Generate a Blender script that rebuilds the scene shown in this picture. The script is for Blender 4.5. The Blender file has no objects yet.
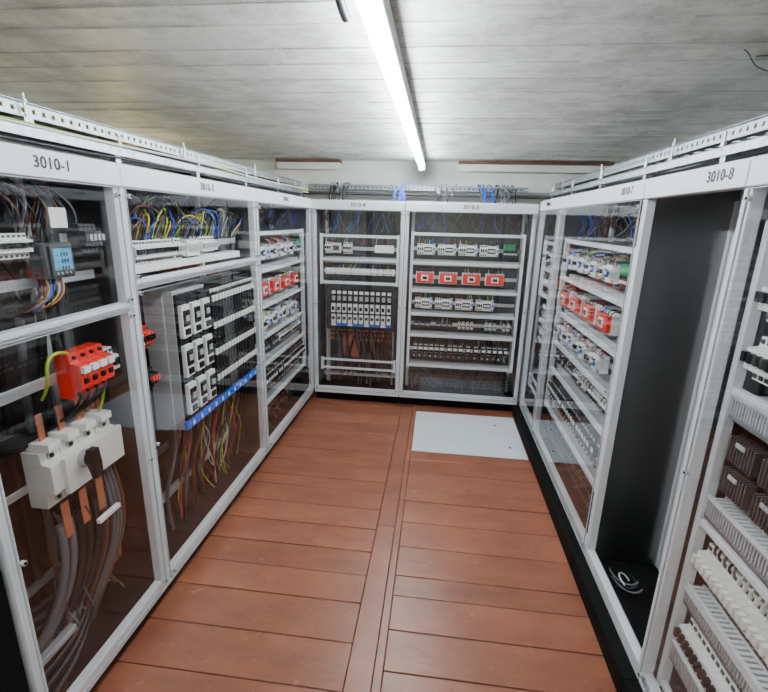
import bpy, math, random
from mathutils import Matrix, Vector
R = random.Random(7)
H = 1.85
XL, XR, YB = -1.22, 0.89, 4.38
CEIL = 2.45
TL, TB, TR = 2.035, 2.028, 2.057

# ------------------------------------------------------------ materials
def new_mat(name):
    m = bpy.data.materials.new(name); m.use_nodes = True
    nt = m.node_tree
    return m, nt, nt.nodes['Principled BSDF']

def pm(name, col, rough=0.45, metal=0.0, bump=0.0, bscale=60, var=0.0, vscale=4, spec=0.5):
    m, nt, b = new_mat(name)
    b.inputs['Base Color'].default_value = (*col, 1)
    b.inputs['Roughness'].default_value = rough
    b.inputs['Metallic'].default_value = metal
    b.inputs['Specular IOR Level'].default_value = spec
    tc = nt.nodes.new('ShaderNodeTexCoord')
    if var > 0:
        n = nt.nodes.new('ShaderNodeTexNoise'); n.inputs['Scale'].default_value = vscale
        n.inputs['Detail'].default_value = 4
        r = nt.nodes.new('ShaderNodeValToRGB')
        r.color_ramp.elements[0].position = 0.3; r.color_ramp.elements[1].position = 0.7
        r.color_ramp.elements[0].color = (*[c * (1 - var) for c in col], 1)
        r.color_ramp.elements[1].color = (*[min(1, c * (1 + var)) for c in col], 1)
        nt.links.new(tc.outputs['Object'], n.inputs['Vector'])
        nt.links.new(n.outputs['Fac'], r.inputs['Fac'])
        nt.links.new(r.outputs['Color'], b.inputs['Base Color'])
    if bump > 0:
        n2 = nt.nodes.new('ShaderNodeTexNoise'); n2.inputs['Scale'].default_value = bscale
        n2.inputs['Detail'].default_value = 5
        bp = nt.nodes.new('ShaderNodeBump'); bp.inputs['Strength'].default_value = bump
        bp.inputs['Distance'].default_value = 0.01
        nt.links.new(tc.outputs['Object'], n2.inputs['Vector'])
        nt.links.new(n2.outputs['Fac'], bp.inputs['Height'])
        nt.links.new(bp.outputs['Normal'], b.inputs['Normal'])
    return m

M = {}
M['frame'] = pm('frame_paint', (0.74, 0.77, 0.80), 0.38, var=0.03)
M['wht'] = pm('white_plastic', (0.86, 0.86, 0.84), 0.4)
M['beige'] = pm('beige_plastic', (0.76, 0.75, 0.69), 0.45)
M['gry'] = pm('grey_plastic', (0.42, 0.43, 0.44), 0.45)
M['dgry'] = pm('dark_grey_plastic', (0.055, 0.058, 0.064), 0.45, spec=.3)
M['blk'] = pm('black_plastic', (0.006, 0.006, 0.007), 0.4, spec=.3)
M['plinth'] = pm('black_plinth', (0.004, 0.004, 0.004), 0.75, spec=.12)
M['red'] = pm('red_plastic', (0.75, 0.022, 0.012), 0.4)
M['blu'] = pm('blue_plastic', (0.01, 0.15, 0.78), 0.4)
M['grn'] = pm('green_plastic', (0.01, 0.28, 0.10), 0.45)
M['org'] = pm('orange_plastic', (0.8, 0.25, 0.03), 0.45)
M['cu'] = pm('copper_busbar', (0.60, 0.22, 0.12), 0.35, 0.5)
M['galv'] = pm('galvanised_steel', (0.34, 0.37, 0.40), 0.40, 0.85, var=0.25, vscale=30)
M['steel'] = pm('zinc_rail', (0.55, 0.57, 0.59), 0.4, 0.6)
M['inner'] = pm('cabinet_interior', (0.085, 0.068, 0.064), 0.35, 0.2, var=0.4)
M['scr'] = pm('lcd_glass', (0.10, 0.36, 0.58), 0.15)
M['scrd'] = pm('lcd_segment', (0.01, 0.03, 0.05), 0.3)
M['paper'] = pm('paper_label', (0.75, 0.75, 0.72), 0.7)
M['cblk'] = pm('cable_black', (0.010, 0.010, 0.012), 0.42, spec=.45)
M['cgry'] = pm('cable_grey', (0.13, 0.13, 0.14), 0.5)
M['cbrn'] = pm('cable_brown', (0.15, 0.05, 0.028), 0.5)
M['cyg'] = pm('cable_yellow_green', (0.36, 0.50, 0.02), 0.45)
M['cyel'] = pm('cable_yellow', (0.70, 0.45, 0.04), 0.45)
M['cblu'] = pm('cable_blue', (0.015, 0.08, 0.5), 0.45)
M['cred'] = pm('cable_red', (0.5, 0.02, 0.02), 0.45)
M['cwht'] = pm('cable_white', (0.6, 0.6, 0.57), 0.5)
M['rust'] = pm('rusty_steel', (0.12, 0.05, 0.032), 0.6, 0.2, var=0.3, vscale=12)
M['plate'] = pm('cover_plate_paint', (0.68, 0.72, 0.78), 0.4, var=0.04)
M['text'] = pm('label_ink', (0.006, 0.006, 0.01), 0.5)
M['wall'] = pm('wall_paint', (0.68, 0.69, 0.64), 0.6, bump=0.3, bscale=14, var=0.1)

m, nt, b = new_mat('brushed_steel')
b.inputs['Metallic'].default_value = 1.0
b.inputs['Roughness'].default_value = 0.28
tc = nt.nodes.new('ShaderNodeTexCoord'); mp = nt.nodes.new('ShaderNodeMapping')
mp.inputs['Scale'].default_value = (2, 2, 160)
n = nt.nodes.new('ShaderNodeTexNoise'); n.inputs['Scale'].default_value = 1.5
r = nt.nodes.new('ShaderNodeValToRGB')
r.color_ramp.elements[0].color = (0.30, 0.305, 0.31, 1); r.color_ramp.elements[1].color = (0.38, 0.385, 0.39, 1)
nt.links.new(tc.outputs['Object'], mp.inputs['Vector']); nt.links.new(mp.outputs['Vector'], n.inputs['Vector'])
nt.links.new(n.outputs['Fac'], r.inputs['Fac']); nt.links.new(r.outputs['Color'], b.inputs['Base Color'])
M['brush'] = m

m = bpy.data.materials.new('clear_acrylic'); m.use_nodes = True
nt = m.node_tree; nt.nodes.clear()
out = nt.nodes.new('ShaderNodeOutputMaterial'); mix = nt.nodes.new('ShaderNodeMixShader')
tr = nt.nodes.new('ShaderNodeBsdfTransparent'); gl = nt.nodes.new('ShaderNodeBsdfGlossy')
tr.inputs['Color'].default_value = (0.98, 0.983, 0.985, 1)
gl.inputs['Roughness'].default_value = 0.012; gl.inputs['Color'].default_value = (1, 1, 1, 1)
lw = nt.nodes.new('ShaderNodeLayerWeight'); lw.inputs['Blend'].default_value = 0.5
p = nt.nodes.new('ShaderNodeMath'); p.operation = 'POWER'; p.inputs[1].default_value = 4.0
mu = nt.nodes.new('ShaderNodeMath'); mu.operation = 'MULTIPLY_ADD'; mu.inputs[1].default_value = 0.85; mu.inputs[2].default_value = 0.075
mu.use_clamp = True
nt.links.new(lw.outputs['Facing'], p.inputs[0]); nt.links.new(p.outputs[0], mu.inputs[0])
nt.links.new(mu.outputs[0], mix.inputs['Fac']); nt.links.new(tr.outputs[0], mix.inputs[1]); nt.links.new(gl.outputs[0], mix.inputs[2])
nt.links.new(mix.outputs[0], out.inputs['Surface'])
M['acr'] = m
M['edge'] = pm('acrylic_edge', (0.42, 0.45, 0.48), 0.2)

def em(name, c, s):
    m, nt, b = new_mat(name)
    b.inputs['Base Color'].default_value = (0.9, 0.9, 0.9, 1)
    b.inputs['Emission Color'].default_value = (*c, 1)
    b.inputs['Emission Strength'].default_value = s
    return m
M['tube'] = em('tube_diffuser', (0.89, 0.97, 1.0), 116)
M['warm_fill'] = em('warm_fill_emission', (1.0, 0.78, 0.28), 46)  # emission of the added left-wall lamps

# floor boards
m, nt, b = new_mat('painted_floorboards')
tc = nt.nodes.new('ShaderNodeTexCoord')
geo = nt.nodes.new('ShaderNodeNewGeometry')
mp = nt.nodes.new('ShaderNodeMapping'); mp.inputs['Scale'].default_value = (1.0, 2.2, 1)
n = nt.nodes.new('ShaderNodeTexNoise'); n.inputs['Scale'].default_value = 2.8; n.inputs['Detail'].default_value = 7
r = nt.nodes.new('ShaderNodeValToRGB')
r.color_ramp.elements[0].position = 0.28; r.color_ramp.elements[0].color = (0.190, 0.060, 0.032, 1)
r.color_ramp.elements[1].position = 0.72; r.color_ramp.elements[1].color = (0.290, 0.100, 0.053, 1)
hs = nt.nodes.new('ShaderNodeHueSaturation'); hs.inputs['Saturation'].default_value = .99
mr = nt.nodes.new('ShaderNodeMapRange'); mr.inputs['To Min'].default_value = 0.84; mr.inputs['To Max'].default_value = 1.12
nt.links.new(geo.outputs['Random Per Island'], mr.inputs['Value']); nt.links.new(mr.outputs[0], hs.inputs['Value'])
nt.links.new(tc.outputs['Object'], mp.inputs['Vector']); nt.links.new(mp.outputs['Vector'], n.inputs['Vector'])
nt.links.new(n.outputs['Fac'], r.inputs['Fac']); nt.links.new(r.outputs['Color'], hs.inputs['Color'])
n3 = nt.nodes.new('ShaderNodeTexNoise'); n3.inputs['Scale'].default_value = 11; n3.inputs['Detail'].default_value = 12; n3.inputs['Roughness'].default_value = 0.85
r3 = nt.nodes.new('ShaderNodeValToRGB'); r3.color_ramp.elements[0].position = 0.58; r3.color_ramp.elements[1].position = 0.63
r3.color_ramp.elements[1].color = (0.6, 0.6, 0.6, 1)
mx = nt.nodes.new('ShaderNodeMixRGB'); mx.inputs['Color2'].default_value = (0.44, 0.24, 0.16, 1)
nt.links.new(tc.outputs['Object'], n3.inputs['Vector']); nt.links.new(n3.outputs['Fac'], r3.inputs['Fac'])
nt.links.new(r3.outputs['Color'], mx.inputs['Fac']); nt.links.new(hs.outputs['Color'], mx.inputs['Color1'])
r4 = nt.nodes.new('ShaderNodeValToRGB'); r4.color_ramp.elements[0].position = 0.38; r4.color_ramp.elements[1].position = 0.43
r4.color_ramp.elements[0].color = (.58, .58, .58, 1)
m4 = nt.nodes.new('ShaderNodeMixRGB'); m4.blend_type = 'MULTIPLY'; m4.inputs['Fac'].default_value = 1
nt.links.new(n3.outputs['Fac'], r4.inputs['Fac']); nt.links.new(mx.outputs['Color'], m4.inputs['Color1']); nt.links.new(r4.outputs['Color'], m4.inputs['Color2'])
nt.links.new(m4.outputs['Color'], b.inputs['Base Color'])
n2 = nt.nodes.new('ShaderNodeTexNoise'); n2.inputs['Scale'].default_value = 7; n2.inputs['Detail'].default_value = 8
bp = nt.nodes.new('ShaderNodeBump'); bp.inputs['Strength'].default_value = 0.45; bp.inputs['Distance'].default_value = 0.01
nt.links.new(mp.outputs['Vector'], n2.inputs['Vector']); nt.links.new(n2.outputs['Fac'], bp.inputs['Height']); nt.links.new(bp.outputs['Normal'], b.inputs['Normal'])
b.inputs['Roughness'].default_value = 0.33
M['floor'] = m
M['gap'] = pm('floor_gap', (0.010, 0.004, 0.003), 0.8)

# ceiling concrete
def ceil_mat(name, dark):
    m, nt, b = new_mat(name)
    tc = nt.nodes.new('ShaderNodeTexCoord')
    geo = nt.nodes.new('ShaderNodeNewGeometry')
    n = nt.nodes.new('ShaderNodeTexNoise'); n.inputs['Scale'].default_value = 3.6; n.inputs['Detail'].default_value = 14; n.inputs['Roughness'].default_value = 0.78
    r = nt.nodes.new('ShaderNodeValToRGB')
    r.color_ramp.elements[0].position = 0.36; r.color_ramp.elements[0].color = (0.50*dark, 0.50*dark, 0.465*dark, 1)
    r.color_ramp.elements[1].position = 0.56; r.color_ramp.elements[1].color = (0.90*dark, 0.91*dark, 0.875*dark, 1)
    nt.links.new(tc.outputs['Object'], n.inputs['Vector']); nt.links.new(n.outputs['Fac'], r.inputs['Fac'])
    mpg = nt.nodes.new('ShaderNodeMapping'); mpg.inputs['Scale'].default_value = (1.2, 22, 1)
    ng = nt.nodes.new('ShaderNodeTexNoise'); ng.inputs['Scale'].default_value = 1.3; ng.inputs['Detail'].default_value = 8; ng.inputs['Roughness'].default_value = 0.65
    rg = nt.nodes.new('ShaderNodeValToRGB'); rg.color_ramp.elements[0].position = .30; rg.color_ramp.elements[0].color = (.76, .76, .74, 1)
    rg.color_ramp.elements[1].position = .45; rg.color_ramp.elements[1].color = (1, 1, 1, 1)
    mg = nt.nodes.new('ShaderNodeMixRGB'); mg.blend_type = 'MULTIPLY'; mg.inputs['Fac'].default_value = 1
    hs = nt.nodes.new('ShaderNodeHueSaturation')
    mr = nt.nodes.new('ShaderNodeMapRange'); mr.inputs['To Min'].default_value = 0.91; mr.inputs['To Max'].default_value = 1.05
    nt.links.new(geo.outputs['Random Per Island'], mr.inputs['Value']); nt.links.new(mr.outputs[0], hs.inputs['Value'])
    nt.links.new(tc.outputs['Object'], mpg.inputs['Vector']); nt.links.new(mpg.outputs['Vector'], ng.inputs['Vector']); nt.links.new(ng.outputs['Fac'], rg.inputs['Fac'])
    nt.links.new(r.outputs['Color'], mg.inputs['Color1']); nt.links.new(rg.outputs['Color'], mg.inputs['Color2'])
    nt.links.new(mg.outputs['Color'], hs.inputs['Color']); nt.links.new(hs.outputs['Color'], b.inputs['Base Color'])
    mp = nt.nodes.new('ShaderNodeMapping'); mp.inputs['Scale'].default_value = (1, 1.8, 1)
    n2 = nt.nodes.new('ShaderNodeTexNoise'); n2.inputs['Scale'].default_value = 9; n2.inputs['Detail'].default_value = 12; n2.inputs['Roughness'].default_value = 0.75
    bp = nt.nodes.new('ShaderNodeBump'); bp.inputs['Strength'].default_value = 1.0; bp.inputs['Distance'].default_value = 0.022
    nt.links.new(tc.outputs['Object'], mp.inputs['Vector']); nt.links.new(mp.outputs['Vector'], n2.inputs['Vector'])
    nt.links.new(n2.outputs['Fac'], bp.inputs['Height']); nt.links.new(bp.outputs['Normal'], b.inputs['Normal'])
    b.inputs['Roughness'].default_value = 0.32
    return m
M['ceil'] = ceil_mat('painted_concrete', 1.0)
M['cfin'] = ceil_mat('concrete_fin', .62)
M['cgap'] = pm('ceiling_seam', (0.2, 0.195, 0.17), 0.8, var=.4, vscale=6)

# ------------------------------------------------------------ builders
col = bpy.context.scene.collection
class MB:
    def __init__(s): s.v = []; s.f = []; s.m = []; s.mats = []
    def mi(s, k):
        if k not in s.mats: s.mats.append(k)
        return s.mats.index(k)
    def box(s, x0, x1, y0, y1, z0, z1, k):
        b = len(s.v)
        s.v += [(x0,y0,z0),(x1,y0,z0),(x1,y1,z0),(x0,y1,z0),(x0,y0,z1),(x1,y0,z1),(x1,y1,z1),(x0,y1,z1)]
        s.f += [[b+i for i in q] for q in ((0,3,2,1),(4,5,6,7),(0,1,5,4),(1,2,6,5),(2,3,7,6),(3,0,4,7))]
        s.m += [s.mi(k)] * 6
    def quad(s, pts, k):
        b = len(s.v); s.v += pts; s.f.append([b, b+1, b+2, b+3]); s.m.append(s.mi(k))
    def prism(s, prof, x0, x1, k, y=0, z=0, sc=1):
        b = len(s.v); n = len(prof)
        for x in (x0, x1): s.v += [(x, y + q[0]*sc, z + q[1]*sc) for q in prof]
        s.f.append([b+i for i in range(n)]); s.f.append([b+n+i for i in reversed(range(n))])
        for i in range(n):
            j = (i+1) % n; s.f.append([b+i, b+n+i, b+n+j, b+j])
        s.m += [s.mi(k)] * (n+2)
    def cyl(s, c, r, l, ax, k, n=14, r2=None):
        r2 = r if r2 is None else r2
        b = len(s.v)
        for e, rr in ((-.5, r), (.5, r2)):
            for i in range(n):
                a = 2*math.pi*i/n; p = [0,0,0]
                o = [q for q in range(3) if q != ax]
                p[ax] = c[ax] + e*l; p[o[0]] = c[o[0]] + rr*math.cos(a); p[o[1]] = c[o[1]] + rr*math.sin(a)
                s.v.append(tuple(p))
        s.f.append([b+i for i in range(n)]); s.f.append([b+n+i for i in range(n)])
        for i in range(n):
            j = (i+1) % n; s.f.append([b+i, b+j, b+n+j, b+n+i])
        s.m += [s.mi(k)] * (n+2)
    def build(s, name, parent=None, bevel=0.0, seg=1):
        if not s.v: return None
        me = bpy.data.meshes.new(name); me.from_pydata(s.v, [], s.f)
        for k in s.mats: me.materials.append(M[k])
        me.polygons.foreach_set('material_index', s.m); me.update()
        import bmesh
        bm = bmesh.new(); bm.from_mesh(me); bmesh.ops.recalc_face_normals(bm, faces=bm.faces); bm.to_mesh(me); bm.free()
        o = bpy.data.objects.new(name, me); col.objects.link(o)
        if parent: o.parent = parent
        if bevel > 0:
            md = o.modifiers.new('bevel', 'BEVEL'); md.width = bevel; md.segments = seg; md.limit_method = 'ANGLE'
        return o

class CB:
    def __init__(s, r): s.r = r; s.items = []
    def add(s, pts, k): s.items.append((pts, k))
    def build(s, name, parent=None):
        if not s.items: return None
        cu = bpy.data.curves.new(name, 'CURVE'); cu.dimensions = '3D'; cu.bevel_depth = s.r; cu.bevel_resolution = 2; cu.resolution_u = 6
        cu.use_fill_caps = True
        keys = []
        for pts, k in s.items:
            if k not in keys: keys.append(k); cu.materials.append(M[k])
            sp = cu.splines.new('NURBS'); sp.points.add(len(pts)-1)
            for i, q in enumerate(pts): sp.points[i].co = (*q, 1)
            sp.order_u = min(4, len(pts)); sp.use_endpoint_u = True; sp.material_index = keys.index(k)
        o = bpy.data.objects.new(name, cu); col.objects.link(o)
        if parent: o.parent = parent
        return o

def text(s, size, loc, parent, name='label_text', rot=(math.pi/2, 0, 0), k='text'):
    cu = bpy.data.curves.new(name, 'FONT'); cu.body = s; cu.size = size; cu.align_x = 'CENTER'; cu.align_y = 'CENTER'
    cu.extrude = 0.0004; cu.offset = 0.0008; cu.space_character = 1.08
    cu.materials.append(M[k])
    o = bpy.data.objects.new(name, cu); col.objects.link(o); o.location = loc; o.rotation_euler = rot
    if parent: o.parent = parent
    return o

# ------------------------------------------------------------ room
def solo(name, *boxes, bevel=0, seg=1):
    mb = MB()
    for b_ in boxes: mb.box(*b_)
    return mb.build(name, None, bevel, seg)
WX0, WX1, WY0, WY1 = -2.5, 1.9, -2.4, 5.05
solo('wall_left', (WX0-.1, WX0, WY0, WY1, 0, CEIL, 'wall'))
solo('wall_right', (WX1, WX1+.1, WY0, WY1, 0, CEIL, 'wall'))
solo('wall_back', (WX0-.1, WX1+.1, WY1, WY1+.1, 0, CEIL, 'wall'))
solo('wall_front', (WX0-.1, WX1+.1, WY0-.1, WY0, 0, CEIL, 'wall'))

mb = MB()
mb.box(WX0-.1, WX1+.1, WY0-.1, WY1+.1, -.08, -.022, 'gap')
sx0, sx1 = -.285, -.135
y = WY0
while y < WY1:
    w = R.choice([.13, .185, .2, .225]); y1 = min(y+w, WY1)
    mb.box(WX0, sx0-.003, y+.0025, y1-.0025, -.022, R.uniform(-.002, .001), 'floor'); y = y1
y = WY0 + .05
while y < WY1:
    w = R.choice([.14, .19, .205, .23]); y1 = min(y+w, WY1)
    mb.box(sx1+.003, WX1, y+.0025, y1-.0025, -.022, R.uniform(-.002, .001), 'floor'); y = y1
for a, c in ((WY0, .35), (.352, 2.45), (2.452, WY1)):
    mb.box(sx0, sx1-.04, a, c, -.022, .001, 'floor')
    mb.box(sx1-.037, sx1, a+.3, min(c+.3, WY1), -.022, .0005, 'floor')
mb.build('floor', None, .002)

mb = MB()
mb.box(WX0-.1, WX1+.1, WY0-.1, WY1+.1, CEIL+.012, CEIL+.1, 'cgap')
y = WY0
while y < WY1:
    w = R.choice([.15, .17, .19, .21]); y1 = min(y+w, WY1)
    xs = [WX0] + sorted(R.uniform(WX0, WX1) for _ in range(4)) + [WX1]
    zz = R.uniform(-.0015, .0015)
    for i in range(5):
        mb.box(xs[i], xs[i+1], y+R.choice([.0, .003, .005, .007]), y1, CEIL + zz + R.uniform(-.0007, .0007), CEIL+.02, 'ceil')
    # formwork fins left along the board seam
    x = WX0
    while x < WX1:
        x2 = min(WX1, x+R.uniform(.2, 1.2)); wd_ = R.uniform(.0015, .0035)
        if R.random() < .75: mb.box(x, x2, y-wd_, y+wd_, CEIL-R.uniform(.002, .004), CEIL+.02, 'cfin')
        x = x2+R.uniform(0, .1)
    y = y1
mb.build('ceiling', None)

mb = MB()
for a, c in ((-1.72, -1.05), (.15, 1.62)):
    mb.box(a, c, 4.86, 5.0, CEIL-.034, CEIL-.010, 'rust')
    mb.box(a, c, 4.925, 4.935, CEIL-.10, CEIL-.034, 'wall')
mb.build('steel_beam', None)
solo('trim_1', (WX0, WX1, 5.0, WY1, 2.16, 2.2, 'wall'))

mb = MB(); mb.box(-.13, .82, 3.44, 4.26, .002, .010, 'plate')
for hx, hy in ((.62, 4.05), (.70, 3.62), (.0, 3.52), (.0, 4.16)):
    mb.cyl((hx, hy, .0105), .012 if hx > .3 else .006, .002, 2, 'blk')
mb.build('floor_cover_plate', None, .002)

# ------------------------------------------------------------ lights
def fixture(x, y0, y1):
    e = bpy.data.objects.new('fluorescent_light', None); col.objects.link(e)
    e.location = (x, y0, CEIL)
    L = y1-y0; mb = MB()
    mb.box(-.012, .030, 0, L, -.066, -.004, 'wht')
    mb.box(-.030, .032, -.02, .03, -.12, -.006, 'gry'); mb.box(-.030, .032, L-.03, L+.015, -.12, -.006, 'gry')
    mb.build('housing', e, .003)
    t = MB(); t.cyl((-.002, L/2, -.098), .020, L-.08, 1, 'tube', 20); t.build('tube', e)
fixture(-.205, 1.1, 4.74)
fixture(-.205, -2.2, .3)
c = CB(.013); c.add([(-.28, 1.18, CEIL), (-.28, 1.22, CEIL-.05), (-.285, 1.32, CEIL-.07), (-.28, 1.38, CEIL-.08)], 'cblk')
c.build('light_power_cable')
c = CB(.0018)  # crack in the ceiling, drawn as thin dark curves
c.add([(1.00, 1.9, CEIL-.004), (1.08, 1.97, CEIL-.006), (1.12, 2.1, CEIL-.004), (1.28, 2.16, CEIL-.006)], 'cblk')
c.add([(1.08, 1.97, CEIL-.004), (1.18, 1.92, CEIL-.006), (1.34, 2.0, CEIL-.004)], 'cblk')
c.build('ceiling_crack')
for yy in (1.6, 3.6):  # unseen lamps, added to give the left ceiling a warm glow
    e = bpy.data.objects.new('warm_fill_lamp', None); col.objects.link(e); e.location = (WX0, yy, 2.08)
    mb = MB(); mb.cyl((.02, 0, 0), .085, .04, 0, 'gry', 24)
    for a in (-.04, 0, .04): mb.box(.04, .118, a-.003, a+.003, -.078, -.072, 'gry'); mb.box(.04, .118, a-.003, a+.003, .072, .078, 'gry'); mb.box(.114, .12, a-.003, a+.003, -.078, .078, 'gry')
    mb.build('base', e)
    t = MB(); t.cyl((.07, 0, 0), .062, .06, 0, 'warm_fill', 20, .045); t.build('glass', e)

# ------------------------------------------------------------ device builders (front = -y)
BR = [(0,-.045),(-.044,-.045),(-.046,-.024),(-.066,-.022),(-.066,.022),(-.046,.024),(-.044,.045),(0,.045)]
def breaker(mb, x, y, z, w=.0178, k='wht', t='blk', sc=1.0):
    mb.prism(BR, x+.0005, x+w-.0005, k, y, z, sc)
    mb.box(x+w*.2, x+w*.8, y-.078*sc, y-.064*sc, z-.006*sc, z+.014*sc, t)
    mb.box(x+w*.2, x+w*.8, y-.0468*sc, y-.044*sc, z+.031*sc, z+.040*sc, 'dgry')
    mb.box(x+w*.2, x+w*.8, y-.0468*sc, y-.044*sc, z-.040*sc, z-.031*sc, 'dgry')
def din(mb, x0, x1, y, z):
    mb.box(x0, x1, y, y+.006, z-.0175, z+.0175, 'steel')
def brow(mb, x, y, z, n, k='wht', t='blk', sc=1.15, w=.0178):
    for i in range(n): breaker(mb, x+i*w*sc, y, z, w*sc, k, t, sc)
    return x+n*w*sc
def group_dev(mb, x, y, z, w=.15):
    xe = brow(mb, x, y, z, 3)
    mb.box(xe+.002, x+w-.022, y-.06, y, z-.05, z+.045, 'wht')
    mb.box(xe+.008, x+w-.028, y-.068, y-.058, z-.022, z+.02, 'blk')
    mb.box(xe+.014, x+w-.034, y-.071, y-.066, z-.010, z+.008, 'wht')
    brow(mb, x+w-.02, y, z, 1, t='blu')
def red_dev(mb, x, y, z, w=.15):
    mb.box(x, x+w, y-.05, y, z-.055, z+.055, 'wht')
    mb.box(x+.006, x+w-.006, y-.075, y-.048, z-.045, z+.045, 'red')
    mb.box(x+w*.30, x+w*.70, y-.082, y-.073, z-.026, z+.028, 'wht')
    mb.box(x+w*.38, x+w*.62, y-.086, y-.080, z-.012, z+.014, 'blk')
    for i in range(6): mb.box(x+.012+i*(w-.03)/5.5, x+.022+i*(w-.03)/5.5, y-.054, y-.046, z+.046, z+.054, 'blk')
def contactor(mb, x, y, z, w=.045):
    mb.box(x+.001, x+w-.001, y-.05, y, z-.045, z+.045, 'dgry')
    mb.box(x+.003, x+w-.003, y-.085, y-.048, z-.028, z+.028, 'blk')
    mb.box(x+.006, x+w-.006, y-.088, y-.084, z-.004, z+.022, 'wht')
    for i in range(3):
        mb.box(x+.006+i*w*.28, x+.006+i*w*.28+w*.16, y-.055, y-.048, z+.031, z+.043, 'wht')
        mb.box(x+.006+i*w*.28, x+.006+i*w*.28+w*.16, y-.055, y-.048, z-.043, z-.031, 'wht')
def rack(mb, x0, x1, bars, y=.05, t=.014):
    for z in bars: mb.box(x0, x1, y, y+.022, z-t, z+t, 'frame')
    for x in (x0, x1-.026): mb.box(x, x+.026, y-.004, y+.03, bars[-1]-.02, bars[0]+.02, 'frame')
def comb(mb, x0, x1, y, z0, z1, pitch=.012, k='gry', d=.06):
    mb.box(x0, x1, y+.003, y+d, z0, z0+.003, k); mb.box(x0, x1, y, y+.003, z0, z0+.014, k); mb.box(x0, x1, y-.002, y+d, z1-.008, z1, k)
    n_ = int((x1-x0)/pitch)
    for i in range(n_): mb.box(x0+i*pitch, x0+i*pitch+pitch*.55, y, y+.003, z0, z1-.006, k)
    mb.box(x0, x1, y+d-.006, y+d, z0, z1, 'dgry')
WC = ['cblk','cblk','cgry','cbrn','cblu','cyg','cred','cwht','cblk']
def mess(cb, x0, x1, z0, z1, n, ya=.1, yb=.22, cols=WC, spread=.06):
    for i in range(n):
        x = R.uniform(x0, x1); x2 = min(x1, max(x0, x+R.uniform(-spread, spread)*2))
        y_ = R.uniform(ya, yb); za = R.uniform(z0, z0+(z1-z0)*.15); zb = R.uniform(z1-(z1-z0)*.15, z1)
        pts = [(x, y_, zb)]
        for q in (.75, .5, .25): pts.append((x+(x2-x)*(1-q)+R.uniform(-spread, spread)*.5, R.uniform(ya, yb), za+(zb-za)*q))
        pts.append((x2, y_, za)); cb.add(pts, R.choice(cols))
def drape(cb, x0, x1, z, y, n, h=.05, cols=WC):
    for i in range(n):
        x = x0+(x1-x0)*(i+.5)/n; dx = R.uniform(-.012, .012); hh = h*R.uniform(.7, 1.2)
        cb.add([(x, y-.03, z), (x+dx*.3, y-.045, z+hh*.5), (x+dx, y-.02, z+hh), (x+dx, y+.03, z+hh)], R.choice(cols))

def cabinet(width, loc, rotz, label=None, lx=None, pane=True, divs=(), depth=.42, inner='inner', plinth_out=None, pl=.036, pr=.036, top=2.03, ox=None):
    e = bpy.data.objects.new('electrical_cabinet', None); col.objects.link(e)
    e.location = loc; e.rotation_euler = (0, 0, rotz)
    f = MB(); W = width; g = .001; hb = top-.085
    f.box(g, W-g, 0, .045, hb, top, 'frame')
    f.box(g, W-g, -.012, 0, hb, top-.012, 'frame')
    f.box(g, W-g, 0, .04, .10, .165, 'frame')
    f.box(g, pl, 0, .04, .165, hb, 'frame'); f.box(W-pr, W-g, 0, .04, .165, hb, 'frame')
    for z, a, c_ in divs: f.box(a, c_, -.001, .04, z-.02, z+.02, 'frame')
    for x in (.04, W-.07): f.box(x, x+.03, depth-.06, depth-.03, .1, top-.03, 'frame')
    f.build('frame', e, .004, 2)
    s = MB()
    s.box(g, .006, .041, depth, .1, top-.025, 'brush'); s.box(W-.006, W-g, .041, depth, .1, top-.025, 'brush')
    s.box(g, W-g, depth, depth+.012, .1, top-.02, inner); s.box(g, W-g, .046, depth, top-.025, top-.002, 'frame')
    s.box(g, W-g, .07, depth, .0, .099, 'plinth')
    if plinth_out is not None: s.box(g, W-g, plinth_out, .069, .0, .098, 'plinth')
    s.build('shell', e)
    if pane:
        d = MB(); zs = [.135] + [z for z, a, c_ in divs] + [hb]; zs.sort()
        k = MB(); ed = MB()
        for i in range(len(zs)-1):
            x0, x1, z0_, z1_ = .016, W-.016, zs[i]+.003, zs[i+1]-.003
            d.quad([(x0,-.010,z0_),(x1,-.010,z0_),(x1,-.010,z1_),(x0,-.010,z1_)], 'acr')
            for q in (x0, x1-.003): ed.box(q, q+.003, -.012, -.006, z0_, z1_, 'edge')
            for q in (z0_, z1_-.003): ed.box(x0+.003, x1-.003, -.012, -.006, q, q+.003, 'edge')
            for q in (x0+.016, x1-.016):
                for w_ in (z0_+.03, (z0_+z1_)/2, z1_-.03) if z1_-z0_ > .8 else (z0_+.03, z1_-.03):
                    k.cyl((q, -.014, w_), .009, .012, 1, 'gry'); k.cyl((q, -.021, w_), .0045, .004, 1, 'blk', 8)
        d.build('acrylic_door', e); k.build('door_fasteners', e); ed.build('door_edges', e)
    if label: text(label, .048, (W/2 if lx is None else lx, -.0135, top-.042), e)
    return e
RL, RR = math.pi/2, -math.pi/2

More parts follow.
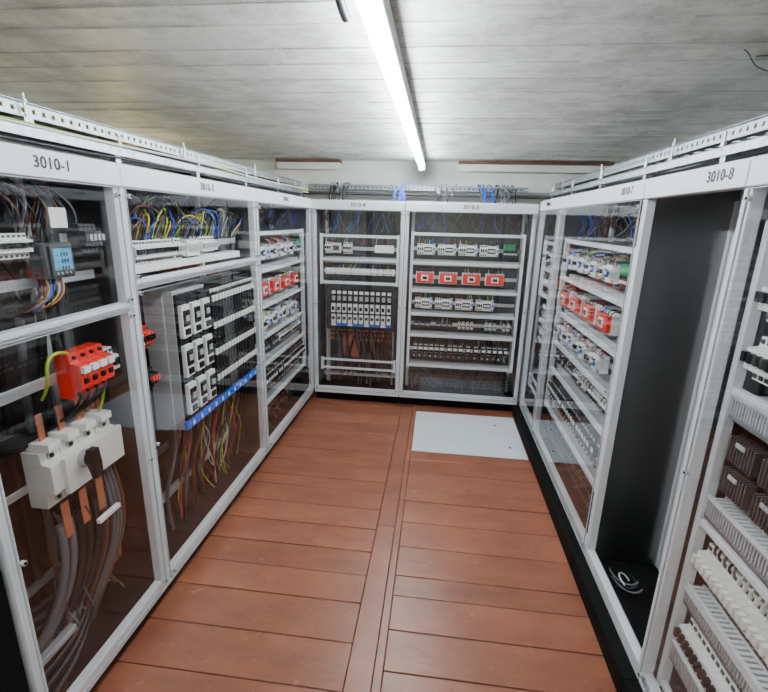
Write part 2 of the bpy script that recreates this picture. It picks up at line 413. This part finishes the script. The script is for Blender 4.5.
RB = [1.74, 1.47, 1.205, .97, .755, .44]
RZ = [1.60, 1.33, 1.08, .865, .60]
def full_rack(e, x0, x1, seed=0, grn=True):
    mb = MB(); dv = MB(); w = CB(.0028)
    rack(mb, x0, x1, RB)
    mb.box(x0+.03, x1-.03, .17, .175, .44, 1.76, 'dgry')
    for z in RZ: din(mb, x0+.02, x1-.02, .125, z)
    for z in RB[1:]: mb.box(x0+.03, x1-.03, .10, .165, z-.028, z+.03, 'gry')
    a, b_ = x0+.06, x1-.05; n_ = 4; ext = .16 if grn else 0
    st = (b_-a-ext)/n_
    for i in range(n_):
        group_dev(dv, a+i*st, .12, RZ[0], min(.175, st*.85)); drape(w, a+i*st, a+i*st+st*.8, RZ[0]+.045, .10, 8)
        group_dev(dv, a+i*st, .12, RZ[2], min(.175, st*.85)); drape(w, a+i*st, a+i*st+st*.8, RZ[2]+.045, .10, 8)
    if grn:
        for i in range(9):
            dv.box(b_-.14+i*.0145, b_-.128+i*.0145, .06, .12, RZ[0]-.055, RZ[0]+.01, 'blk')
            dv.box(b_-.14+i*.0145, b_-.128+i*.0145, .06, .12, RZ[0]+.011, RZ[0]+.065, 'grn' if i < 7 else 'blk'); dv.box(b_-.138+i*.0145, b_-.130+i*.0145, .057, .061, RZ[0]-.03, RZ[0]-.015, 'wht')
    st2 = (b_-a-ext*.4)/4
    for i in range(4): red_dev(dv, a+i*st2, .12, RZ[1], min(.175, st2*.78)); drape(w, a+i*st2, a+i*st2+st2*.75, RZ[1]+.05, .09, 5, .04)
    x = a
    while x < b_-.03:
        q = R.random()
        if x < a+(b_-a)*.4 and q < .85: dv.box(x, x+.05, .075, .12, RZ[3]-.028, RZ[3]+.028, 'dgry'); dv.box(x+.006, x+.044, .072, .076, RZ[3]-.008, RZ[3]+.008, 'gry'); x += .056
        elif q < .8: x = brow(dv, x, .12, RZ[3], 2, sc=.8)+.012
        else: x += .05
    x = a
    while x < b_-.04: contactor(dv, x, .12, RZ[4]+.02, .047); dv.box(x+.006, x+.041, .06, .12, RZ[4]-.075, RZ[4]-.035, 'dgry'); dv.box(x+.01, x+.02, .056, .062, RZ[4]-.062, RZ[4]-.05, 'org' if R.random() < .4 else 'wht'); x += .054 if R.random() < .8 else .075
    drape(w, a, b_, RZ[4]+.065, .09, 30, .05, ['cblk','cblk','cblk','cgry','cbrn'])
    drape(w, a, b_, RZ[3]+.03, .10, 22, .04, ['cblk','cblk','cwht','cgry','cbrn'])
    mess(w, a, b_, .17, .42, 70, .06, .25, ['cblk','cblk','cgry','cbrn','cblk','cgry'], .12)
    mess(w, a, b_, 1.76, 1.94, 34, .06, .2, ['cblk','cgry','cblk','cblu','cbrn'], .08)
    for i in range(16):
        z = R.uniform(.2, .42); y_ = R.uniform(.06, .3)
        w.add([(x0+.02, y_, z), ((x0+x1)/2-.1, y_+.02, z+R.uniform(-.05, .04)), ((x0+x1)/2+.1, y_, z+R.uniform(-.04, .05)), (x1-.02, y_, z+.02)], R.choice(['cblk','cgry','cbrn']))
    mb.build('mounting_rack', e, .002); dv.build('switchgear_devices', e); w.build('wiring', e)

def fuse_cols(dv, x0, n, w, y, z0, z1):
    hgt = z1-z0
    for i in range(n):
        x = x0+i*w
        dv.box(x+.002, x+w-.002, y-.06, y, z0, z1, 'blk')
        dv.box(x+.008, x+w-.008, y-.085, y-.058, z0+hgt*.10, z0+hgt*.34, 'wht')
        dv.box(x+.014, x+w-.014, y-.089, y-.083, z0+hgt*.2, z0+hgt*.28, 'dgry')
        dv.box(x+.009, x+w-.009, y-.095, y-.058, z0+hgt*.40, z0+hgt*.64, 'wht')
        dv.box(x+.015, x+w-.015, y-.100, y-.093, z0+hgt*.46, z0+hgt*.56, 'blk')
        dv.box(x+.012, x+w-.012, y-.080, y-.058, z0+hgt*.72, z0+hgt*.84, 'gry')
        dv.box(x+.010, x+w-.010, y-.075, y-.058, z0+hgt*.9, z0+hgt*.98, 'wht')
        dv.box(x+.003, x+w-.003, y-.068, y-.058, z0+.005, z0+hgt*.08, 'blu' if i % 3 else 'wht')

def fuse_cab(e, x0, x1, ncol):
    mb = MB(); dv = MB(); w = CB(.0032); t = CB(.009)
    rack(mb, x0, x1, [1.70, 1.475, 1.25])
    rack(mb, x0, x1, [.45, .36], t=.01)
    mb.box(x0+.03, x1-.03, .17, .175, .75, 1.72, 'dgry')
    for z in (1.58, 1.36): din(mb, x0+.02, x1-.02, .125, z)
    mb.box(x0+.03, x1-.03, .1, .165, 1.44, 1.50, 'gry')
    x = brow(dv, x0+.05, .12, 1.585, 3); dv.box(x+.01, x+.09, .05, .12, 1.54, 1.63, 'beige'); dv.box(x+.02, x+.08, .045, .05, 1.56, 1.61, 'dgry')
    brow(dv, x+.12, .12, 1.585, 4); dv.box(x1-.24, x1-.06, .06, .12, 1.55, 1.62, 'wht')
    x = x0+.045
    while x < x1-.05:
        dv.box(x, x+.0075, .065, .12, 1.33, 1.39, 'wht' if R.random() < .85 else 'gry'); x += .009
    dv.box(x0+.04, x1-.04, .055, .07, 1.352, 1.368, 'wht')
    cw = (x1-x0-.16)/ncol
    dv.box(x0+.07, x1-.02, .15, .18, .80, 1.17, 'dgry')
    fuse_cols(dv, x0+.10, ncol, cw, .15, .80, 1.17)
    for i, z in enumerate((.71, .66, .61)): dv.box(x0+.03, x1-.04, .25, .26, z, z+.03, 'cu')
    dv.box(x0+.18, x0+.36, .28, .285, .42, .66, 'cu')
    mb.box(x0+.02, x1-.02, .3, .33, .2, .24, 'steel'); mb.box(x0+.02, x1-.02, .12, .15, .26, .285, 'steel')
    mb.cyl((x0+.05, .22, .6), .01, .9, 2, 'steel'); mb.cyl((x1-.05, .22, .6), .01, .9, 2, 'steel')
    drape(w, x0+.05, x1-.1, 1.63, .1, 22, .05); drape(w, x0+.05, x1-.1, 1.39, .1, 26, .04)
    mess(w, x0+.04, x1-.04, 1.73, 1.94, 30, .06, .2, ['cblk','cgry','cblu','cbrn','cblk'])
    mess(w, x0+.1, x1-.05, .25, .80, 60, .08, .24, ['cblk','cblk','cbrn','cgry','cblk'], .08)
    mess(t, x0+.1, x1-.05, .12, .80, 14, .15, .3, ['cblk','cblk','cgry'], .06)
    mb.build('mounting_rack', e, .002); dv.build('switchgear_devices', e); w.build('wiring', e); t.build('power_cables', e)

# ------------------------------------------------------------ BACK cabinets
e = cabinet(.885, (XL+.01, YB, 0), 0, '3010-4', top=TB)
fuse_cab(e, .06, .84, 11)
e = cabinet(1.19, (XL+.898, YB, 0), 0, '3010-5', top=TB)
full_rack(e, .06, 1.12)

# ------------------------------------------------------------ LEFT cabinets
e = cabinet(1.33, (XL, 1.70, 0), RL, '3010-2', divs=((1.57, .036, 1.294),), top=TL)
mb = MB(); dv = MB(); w = CB(.0032); t = CB(.011); fz = MB()
din(mb, .06, 1.27, .125, 1.70)
mb.box(.08, 1.2, .07, .14, 1.60, 1.638, 'wht')
x = brow(dv, .12, .12, 1.69, 16, sc=1.1); x = brow(dv, x+.02, .12, 1.69, 3, sc=1.1, t='gry')
dv.box(x+.02, x+.14, .05, .12, 1.65, 1.73, 'wht'); dv.box(x+.03, x+.13, .046, .05, 1.67, 1.71, 'gry')
x = brow(dv, x+.17, .12, 1.69, 9, sc=1.1, t='gry')
for i in range(50):
    x = R.uniform(.1, 1.22); x2 = x+R.uniform(-.22, .22); hh = R.uniform(.08, .17)
    w.add([(x, .08, 1.735), (x, .05, 1.735+hh*.6), (x+(x2-x)*.4, .045, 1.735+hh), (x2, .10, 1.735+hh), (x2, .16, 1.70)], R.choice(['cyg','cyg','cblu','cblu','cblk','cblk','cgry','cblk','cbrn','cyel']))
mess(w, .1, 1.2, 1.70, 1.95, 30, .12, .25, ['cyg','cblk','cblu','cbrn','cgry'])
zb, zt = .76, 1.49
fz.box(.345, 1.275, .10, .20, zb, zt, 'gry')
for i in range(3):
    x = .355+i*.105
    fz.box(x, x+.1, .05, .1, zb, zt, 'gry'); fz.box(x+.006, x+.094, .035, .055, zb+.05, zt-.015, 'blk')
    for j in range(3):
        z = zb+.085+j*.205
        fz.box(x+.012, x+.088, .015, .036, z, z+.165, 'wht')
        fz.box(x+.022, x+.078, .009, .016, z+.06, z+.14, 'blk'); fz.box(x+.034, x+.066, .004, .010, z+.085, z+.115, 'gry')
        fz.box(x+.03, x+.07, .006, .016, z+.015, z+.045, 'blk')
    fz.box(x+.012, x+.088, .022, .036, zb+.62+.07, zb+.70, 'blk')
n_ = 15; cw = (1.27-.675)/n_
for i in range(n_):
    x = .675+i*cw
    fz.box(x+.002, x+cw-.002, .05, .1, zb, zt, 'blk')
    fz.box(x+.006, x+cw-.006, .03, .05, zb+.06, zt-.02, 'blk')
    for j in range(4):
        z = zb+.08+j*.155
        fz.box(x+.006, x+cw-.006, .014, .031, z, z+.085, 'blk')
        fz.box(x+.008, x+cw-.008, .010, .019, z+.085, z+.12, 'wht')
        fz.box(x+.012, x+cw-.012, .022, .031, z+.125, z+.145, 'dgry')
    fz.box(x+.008, x+cw-.008, .022, .03, zt-.05, zt-.03, 'wht')
for i in range(22):
    x = .352+i*.042
    fz.box(x, x+.038, .028, .05, zb+.004, zb+.046, 'blu'); fz.box(x+.008, x+.03, .0265, .029, zb+.014, zb+.036, 'wht' if i % 2 else 'blu')
fz.build('fuse_switch_array', e, .0015)
mb.box(.04, .30, .16, .18, 1.28, 1.315, 'steel'); brow(dv, .17, .16, 1.30, 3, 'red', 'blk'); brow(dv, .10, .16, 1.30, 3)
brow(dv, .17, .16, 1.10, 3, 'blk', 'red'); mb.box(.04, .30, .16, .18, 1.085, 1.12, 'steel')
mb.box(.04, 1.28, .30, .32, .52, .56, 'steel'); mb.box(.04, 1.28, .22, .25, .30, .335, 'steel')
for i in range(5): mb.box(.10+i*.045, .125+i*.045, .28, .288, .3, 1.45, 'cu')
for i in range(26):
    x = .36+i*.035
    t.add([(x, .13, zb+.01), (x+R.uniform(-.02, .02), .13, zb-.16), (x+R.uniform(-.08, .05), R.uniform(.15, .28), .45), (x+R.uniform(-.1, .08), R.uniform(.15, .33), .25), (x+R.uniform(-.1, .1), R.uniform(.15, .33), .02)], R.choice(['cblk','cblk','cgry','cblk','cbrn']))
mess(w, .35, 1.25, .2, .76, 26, .08, .2, ['cbrn','cblk','cyg','cwht','cgry','cblk','cred','cblk'], .12)
mess(t, .06, .33, .15, 1.3, 9, .15, .3, ['cblk','cgry','cblk'], .03)
mb.build('mounting_rails', e, .002); dv.build('switchgear_devices', e); w.build('wiring', e); t.build('power_cables', e)

e = cabinet(1.345, (XL, 3.032, 0), RL, '3010-3', lx=.6, top=TL)
full_rack(e, .07, 1.25, grn=True)

# left near cabinet
e = cabinet(.70, (XL, .998, 0), RL, '3010-1', lx=.385, divs=((1.49, .036, .664),), top=TL)
mb = MB(); dv = MB(); w = CB(.0034); t = CB(.0145); t2 = CB(.008)
din(mb, .05, .66, .12, 1.62)
dv.box(.365, .475, .045, .11, 1.635, 1.75, 'dgry'); dv.box(.373, .467, .036, .046, 1.643, 1.742, 'dgry')
dv.box(.382, .458, .033, .037, 1.663, 1.734, 'scr')
for j in range(3):
    z = 1.713-.022*j
    for i in range(3): dv.box(.411+i*.012, .4185+i*.012, .0322, .0335, z-.0055, z+.0075, 'scrd')
    dv.box(.392, .402, .0322, .0335, z-.002, z+.001, 'scrd')
for i in range(4): dv.cyl((.392+i*.018, .035, 1.652), .004, .004, 1, 'gry', 8)
din(mb, .05, .38, .12, 1.745)
for i in range(9): breaker(dv, .18+i*.0182, .12, 1.745, .0178, 'wht', 'blk', .85)
dv.box(.10, .17, .07, .12, 1.71, 1.78, 'gry')
din(mb, .52, .66, .12, 1.76); brow(dv, .55, .12, 1.76, 4, 'dgry', 'gry')
for i in range(14):
    x = .375+.007*i; w.add([(x, .10, 1.64), (x, .08, 1.60), (x-.03+R.uniform(-.03,.03), .07, 1.56), (x-.1*R.random(), .12, 1.53)], R.choice(['cblk','cyel','cbrn','cblk','cblu','org']))
for i in range(20):
    x = R.uniform(.06, .6); w.add([(x, .12, 1.80), (x, .09, 1.87), (x+R.uniform(-.1,.1), .12, 1.92), (x+R.uniform(-.1,.1), .2, 1.95)], R.choice(['cblk','cgry','cblk','cbrn']))
dv.box(.40, .47, .04, .043, 1.80, 1.865, 'paper')
mess(w, .06, .62, 1.52, 1.92, 26, .16, .3, ['cblk','cgry','cblk','cbrn'])
mb.box(.04, .665, .14, .148, 1.245, 1.285, 'steel')
for i in range(4):
    x = .425+i*.043
    dv.prism([(0,-.075),(-.05,-.075),(-.055,-.045),(-.085,-.04),(-.085,.04),(-.055,.045),(-.05,.075),(0,.075)], x, x+.041, 'red', .14, 1.27, 1.15)
    dv.box(x+.005, x+.036, .028, .045, 1.285, 1.31, 'wht'); dv.box(x+.012, x+.029, .0345, .043, 1.245, 1.265, 'blk')
    dv.cyl((x+.02, .075, 1.34), .007, .01, 1, 'blk', 10); dv.cyl((x+.02, .08, 1.20), .007, .01, 1, 'blk', 10)
brow(dv, .602, .14, 1.27, 2, sc=1.3)
w2 = CB(.006)
w2.add([(.37, .16, 1.20), (.35, .10, 1.27), (.32, .08, 1.33), (.35, .08, 1.385), (.42, .09, 1.37), (.45, .10, 1.35)], 'cyg')
for i in range(4): w2.add([(.445+i*.043, .07, 1.2), (.445+i*.043, .08, 1.14), (.43+i*.03, .14, 1.10), (.40, .20, 1.06)], 'cblk')
w2.add([(.6, .1, 1.2), (.6, .1, 1.1), (.58, .2, 1.0), (.6, .22, .7), (.55, .2, .4)], 'cyg')
mb.box(.06, .665, .20, .21, .87, .90, 'steel')
for i in range(4):
    x = .285+i*.088
    dv.prism([(0,-.12),(-.07,-.12),(-.075,-.062),(-.108,-.058),(-.108,.052),(-.075,.058),(-.07,.10),(0,.10)], x, x+.084, 'beige', .20, .93, 1)
    for q in (-.091, .077):
        dv.cyl((x+.042, .128, .93+q), .015, .012, 1, 'gry'); dv.cyl((x+.042, .120, .93+q), .008, .01, 1, 'blk', 6)
    dv.box(x+.015, x+.069, .1, .19, 1.031, 1.06, 'wht')
dv.box(.33, .63, .074, .092, .85, .99, 'beige')
dv.cyl((.415, .062, .955), .034, .024, 1, 'gry', 24); dv.cyl((.415, .046, .955), .029, .026, 1, 'blk', 24)
dv.prism([(-.008,.040),(.02,.040),(.02,-.03),(.008,-.075),(-.012,-.075),(-.014,-.02)], .396, .432, 'blk', .028, .955, 1)
for i in range(3):
    x = .335+i*.088
    mb.box(x-.018, x+.018, .11, .116, .66, .81, 'cu')
    for q in (-.02, .022):
        t.add([(x+q, .13, .72), (x+q, .12, .60), (x+q-.03, .13, .46), (x+q-.10+R.uniform(-.03, .03), .17, .33), (x+q-.2+R.uniform(-.05, .05), .2, .2), (x+q-.26, .24, .03)], R.choice(['cblk','cblk','cgry']))
    mb.box(x-.014, x+.014, .15, .156, 1.03, 1.16, 'cu')
for i in range(12):
    x = .42+i*.02; t.add([(x, .2, .78), (x+.01, .16, .6), (x-.04, .17, .42), (x-.12, .2, .28), (x-.15, .24, .05)], R.choice(['cgry','cblk','cblk','cblk']))
for i in range(7):
    x = .50+i*.022; t2.add([(x, .14, .8), (x+.01, .10, .6), (x-.04, .12, .42), (x-.12, .16, .28), (x-.15, .24, .05)], R.choice(['cgry','cbrn','cblk']))
for i in range(5):
    t.add([(.04, .20+i*.02, 1.08+i*.025), (.15, .18, 1.12), (.25, .18, 1.14-i*.03), (.32+.03*i, .2, 1.06)], 'cblk')
for i in range(6): t.add([(.07+i*.09, .25, 1.48), (.08+i*.09, .3, 1.2), (.09+i*.085, .3, .8), (.06+i*.09, .28, .4), (.05+i*.09, .26, .04)], R.choice(['cblk','cgry']))
for i in range(9): t.add([(.05, .1+i*.03, .12+i*.03), (.2, .12+i*.02, .10+i*.035), (.36, .15, .12+i*.03), (.48, .2, .22+i*.03), (.52, .24, .4)], R.choice(['cblk','cgry','cblk']))
mb.box(.44, .56, .07, .09, .64, .66, 'wht'); mb.box(.06, .66, .26, .28, .42, .45, 'steel'); mb.box(.06, .3, .12, .15, .255, .28, 'steel')
for i in range(4): mb.box(.55+i*.03, .572+i*.03, .18, .186, .3, 1.2, 'cu')
mess(w, .3, .64, .2, .8, 8, .1, .25, ['cbrn','cblk','cgry','cblk'], .08)
mb.build('mounting_rails', e, .002); dv.build('switchgear_devices', e, .002); w.build('wiring', e); t.build('power_cables', e); t2.build('control_cables', e); w2.build('earth_wires', e)

mb = MB(); mb.box(XL-.42, XL-.02, .18, .992, .0, 1.99, 'plinth'); mb.box(XL-.02, XL-.005, .2, .975, .1, 1.95, 'plinth')
mb.cyl((XL+.003, .9, 1.1), .015, .016, 0, 'dgry'); mb.build('metal_locker', None, .003)

# ------------------------------------------------------------ RIGHT cabinets
PO = -.058
e = cabinet(.68, (XR, YB-.002, 0), RR, '3010-6', plinth_out=PO, top=TR)
fuse_cab(e, .06, .63, 8)
e = cabinet(1.478, (XR, 3.698, 0), RR, '3010-7', lx=1.29, plinth_out=PO, pr=.02, top=TR)
full_rack(e, .07, 1.36)
e = cabinet(.698, (XR, 2.218, 0), RR, '3010-8', lx=.56, pane=False, inner='brush', plinth_out=PO, pl=.02, pr=.02, top=TR)
mb = MB()
mb.box(.007, .03, .36, .38, .1, 1.97, 'frame'); mb.box(.02, .68, .05, .07, .10, .115, 'galv')
mb.box(.04, .66, .16, .4, .1, .103, 'plinth')
mb.build('inner_profiles', e, .002)
w = CB(.004)
for i in range(5):
    a = R.uniform(.08, .2); q = R.uniform(0, 6)
    w.add([(a+.06*math.cos(q+k*.7)+.02*k, .13+.04*math.sin(q+k*.7), .11+.015*k) for k in range(6)], ['cwht','cblk','cgry','cblk','cgry'][i])
w.build('loose_cables', e)
e = cabinet(.92, (XR, 1.518, 0), RR, None, plinth_out=PO, pl=.02, top=TR)
mb = MB(); dv = MB(); w = CB(.004); cm = MB()
rack(mb, .03, .87, [1.86, 1.365, .885, .62, .17], t=.012)
mb.box(.06, .86, .20, .205, .17, 1.9, 'dgry')
def prow(z, n, k='wht', t='blk', x=.075, sc=1.5): brow(dv, x, .15, z, n, k, t, sc); din(mb, .07, .86, .152, z)
prow(1.66, 16); prow(1.48, 18); prow(.755, 20, 'beige', 'wht')
for z in (1.275, .91, .555, .30): comb(cm, .06, .86, .055, z, z+.075, .013, 'gry', .12)
comb(cm, .06, .86, .07, 1.78, 1.84, .013, 'gry', .1)
for z in (1.352, .987, .632, .377):
    n_ = 40
    for i in range(n_):
        x = .07+i*.0197; cm.box(x, x+.010, .058, .17, z, z+.004, 'frame')
    cm.box(.06, .86, .050, .062, z-.002, z+.006, 'frame'); cm.box(.06, .86, .105, .115, z, z+.0042, 'frame'); cm.box(.06, .86, .165, .175, z, z+.005, 'frame')
for i in range(5):
    x = .08+i*.15
    for zc in (1.185, 1.075):
        dv.box(x, x+.13, .09, .19, zc-.045, zc+.045, 'blk')
        for j in range(9): dv.box(x+.004+j*.0138, x+.011+j*.0138, .06, .09, zc-.04, zc+.04, 'dgry')
        dv.box(x+.04, x+.08, .056, .062, zc+.018, zc+.032, 'gry')
prow(.44, 12, 'wht', 'blk')
drape(w, .12, .8, 1.73, .10, 24, .06); drape(w, .12, .8, .82, .10, 26, .06, ['cblk','cgry','cwht'])
mess(w, .08, .84, .15, .3, 20, .1, .2)
mb.build('mounting_rack', e, .002); dv.build('switchgear_devices', e, .001); cm.build('slotted_ducts', e); w.build('wiring', e)

# ------------------------------------------------------------ cable trays
def tray(name, origin, rotz, L, W=.12, h=.045):
    mb = MB()
    for y_ in (0, W-.002):
        mb.box(0, L, y_, y_+.002, 0, .015, 'galv'); mb.box(0, L, y_, y_+.002, h-.015, h, 'galv')
        n_ = int(L/.04)
        for i in range(n_): mb.box(i*.04, i*.04+.026, y_, y_+.002, .015, h-.015, 'galv')
    mb.box(0, L, -.012, .0, h-.002, h, 'galv'); mb.box(0, L, W, W+.012, h-.002, h, 'galv')
    mb.box(0, L, 0, .03, 0, .002, 'galv'); mb.box(0, L, W-.03, W, 0, .002, 'galv')
    n_ = int(L/.09)
    for i in range(n_): mb.box(i*.09, i*.09+.04, .03, W-.03, 0, .002, 'galv')
    x = .3
    while x < L:
        mb.box(x, x+.035, -.02, W+.02, -.03, -.002, 'galv')
        for y_ in (-.012, W+.012): mb.cyl((x+.018, y_, .02), .004, .10, 2, 'steel', 8); mb.cyl((x+.018, y_, h+.004), .008, .007, 2, 'steel', 6)
        x += .95
    o = mb.build(name); o.location = origin; o.rotation_euler = (0, 0, rotz); return o
tray('cable_tray', (XL-.14, .2, 2.145), RL, 4.35, .16)
tray('cable_tray', (XR+.14, 4.55, 2.165), RR, 4.35, .16)
tray('cable_tray', (-1.3, YB+.20, 2.135), 0, 2.1, .12)
def strut(name, a, b_, z, top):
    mb = MB()
    for i in range(int((b_[1]-a[1])/.06)): mb.box(a[0]-.0205, a[0]+.0205, a[1]+i*.06, a[1]+i*.06+.03, z+.028, z+.031, 'galv')
    mb.box(a[0]-.0205, a[0]-.018, a[1], b_[1], z, z+.031, 'galv'); mb.box(a[0]+.018, a[0]+.0205, a[1], b_[1], z, z+.031, 'galv')
    mb.box(a[0]-.0205, a[0]-.008, a[1], b_[1], z+.0285, z+.0315, 'galv'); mb.box(a[0]+.008, a[0]+.0205, a[1], b_[1], z+.0285, z+.0315, 'galv')
    y_ = a[1]+.25
    while y_ < b_[1]:
        mb.box(a[0]-.015, a[0]+.015, y_-.015, y_+.015, top+.001, z, 'galv'); mb.cyl((a[0], y_+.04, z+.042), .009, .022, 2, 'steel', 6); mb.cyl((a[0], y_+.04, z+.06), .004, .05, 2, 'steel', 6); y_ += .62
    mb.build(name)
strut('strut_channel', (XL-.07, .3), (XL-.07, 4.3), 2.072, TL)
strut('strut_channel', (XR+.07, .3), (XR+.07, 4.3), 2.092, TR)

c = CB(.006)
for i in range(50):
    x = XL-.06-R.uniform(.0, .29); z = R.uniform(2.048, 2.11)
    c.add([(x+R.uniform(-.03,.03), yy, z+R.uniform(-.002, .02)) for yy in (.3, 1.0, 1.6, 2.2, 2.8, 3.4, 4.0, 4.5)], R.choice(['cyg','cyg','cgry','cblk','cyel','cblk','cwht','cblk']))
c.build('cable_bundle')
c = CB(.006)
for i in range(30):
    x = XR+.10+R.uniform(.02, .22)
    c.add([(x+R.uniform(-.02,.02), yy, R.uniform(2.07, 2.12)) for yy in (.3, 1.0, 1.6, 2.2, 2.8, 3.4, 4.0, 4.5)], R.choice(['cgry','cblk','cgry','cblk','cgry']))
c.build('cable_bundle')
c = CB(.007)
for i in range(26):
    x = XL-.16-.007*(i % 18); z = 2.157+.013*(i//18)
    c.add([(x, .3, z), (x+R.uniform(-.01,.01), 1.5, z), (x, 2.7, z), (x, 4.5, z)], R.choice(['cgry','cblk','cgry','cwht','cyel']))
c.build('cable_bundle')
c = CB(.005)
for cx, n_, cols in ((-1.0, 12, ['cgry','cblk','cblk']), (-.38, 10, ['cblu','cblu','cblu','cblk']), (.05, 5, ['cgry','cblk']), (.45, 12, ['cblu','cblu','cblk']), (.62, 7, ['cblk','cgry'])):
    for i in range(n_):
        x = cx+R.uniform(-.09, .09)
        c.add([(x, YB+.12, TB), (x+R.uniform(-.02,.02), YB+.12, TB+.06), (x+R.uniform(-.05,.05), YB+.16, TB+.10), (x+R.uniform(-.06,.06), YB+.24, 2.20)], R.choice(cols))
for i in range(12):
    z = R.uniform(2.15, 2.175); y_ = YB+.22+R.uniform(0, .08)
    c.add([(-1.25, y_, z), (-.6, y_+R.uniform(-.01, .01), z), (.1, y_, z+.005), (.75, y_, z)], R.choice(['cgry','cblk','cblk']))
c.build('cable_bundle')
c = CB(.018); c.add([(-2.2, 4.975, 2.12), (-.5, 4.975, 2.12), (.5, 4.975, 2.12), (1.8, 4.975, 2.12)], 'cgry'); c.build('conduit_pipe')

# ------------------------------------------------------------ world + camera
wd = bpy.data.worlds.new('World'); bpy.context.scene.world = wd; wd.use_nodes = True
wd.node_tree.nodes['Background'].inputs[0].default_value = (.05, .05, .05, 1)

cam = bpy.data.cameras.new('Camera'); co = bpy.data.objects.new('Camera', cam); col.objects.link(co)
cam.sensor_width = 36; cam.lens = 36*455/768; cam.clip_start = .02
fw = Vector((-.107, .9581, -.2652)).normalized(); rt = Vector((.9928, .1179, .0256))
rt = (rt - fw*rt.dot(fw)).normalized(); up = rt.cross(fw)
co.matrix_world = Matrix(((rt.x, up.x, -fw.x, 0), (rt.y, up.y, -fw.y, 0), (rt.z, up.z, -fw.z, H), (0, 0, 0, 1)))
bpy.context.scene.camera = co
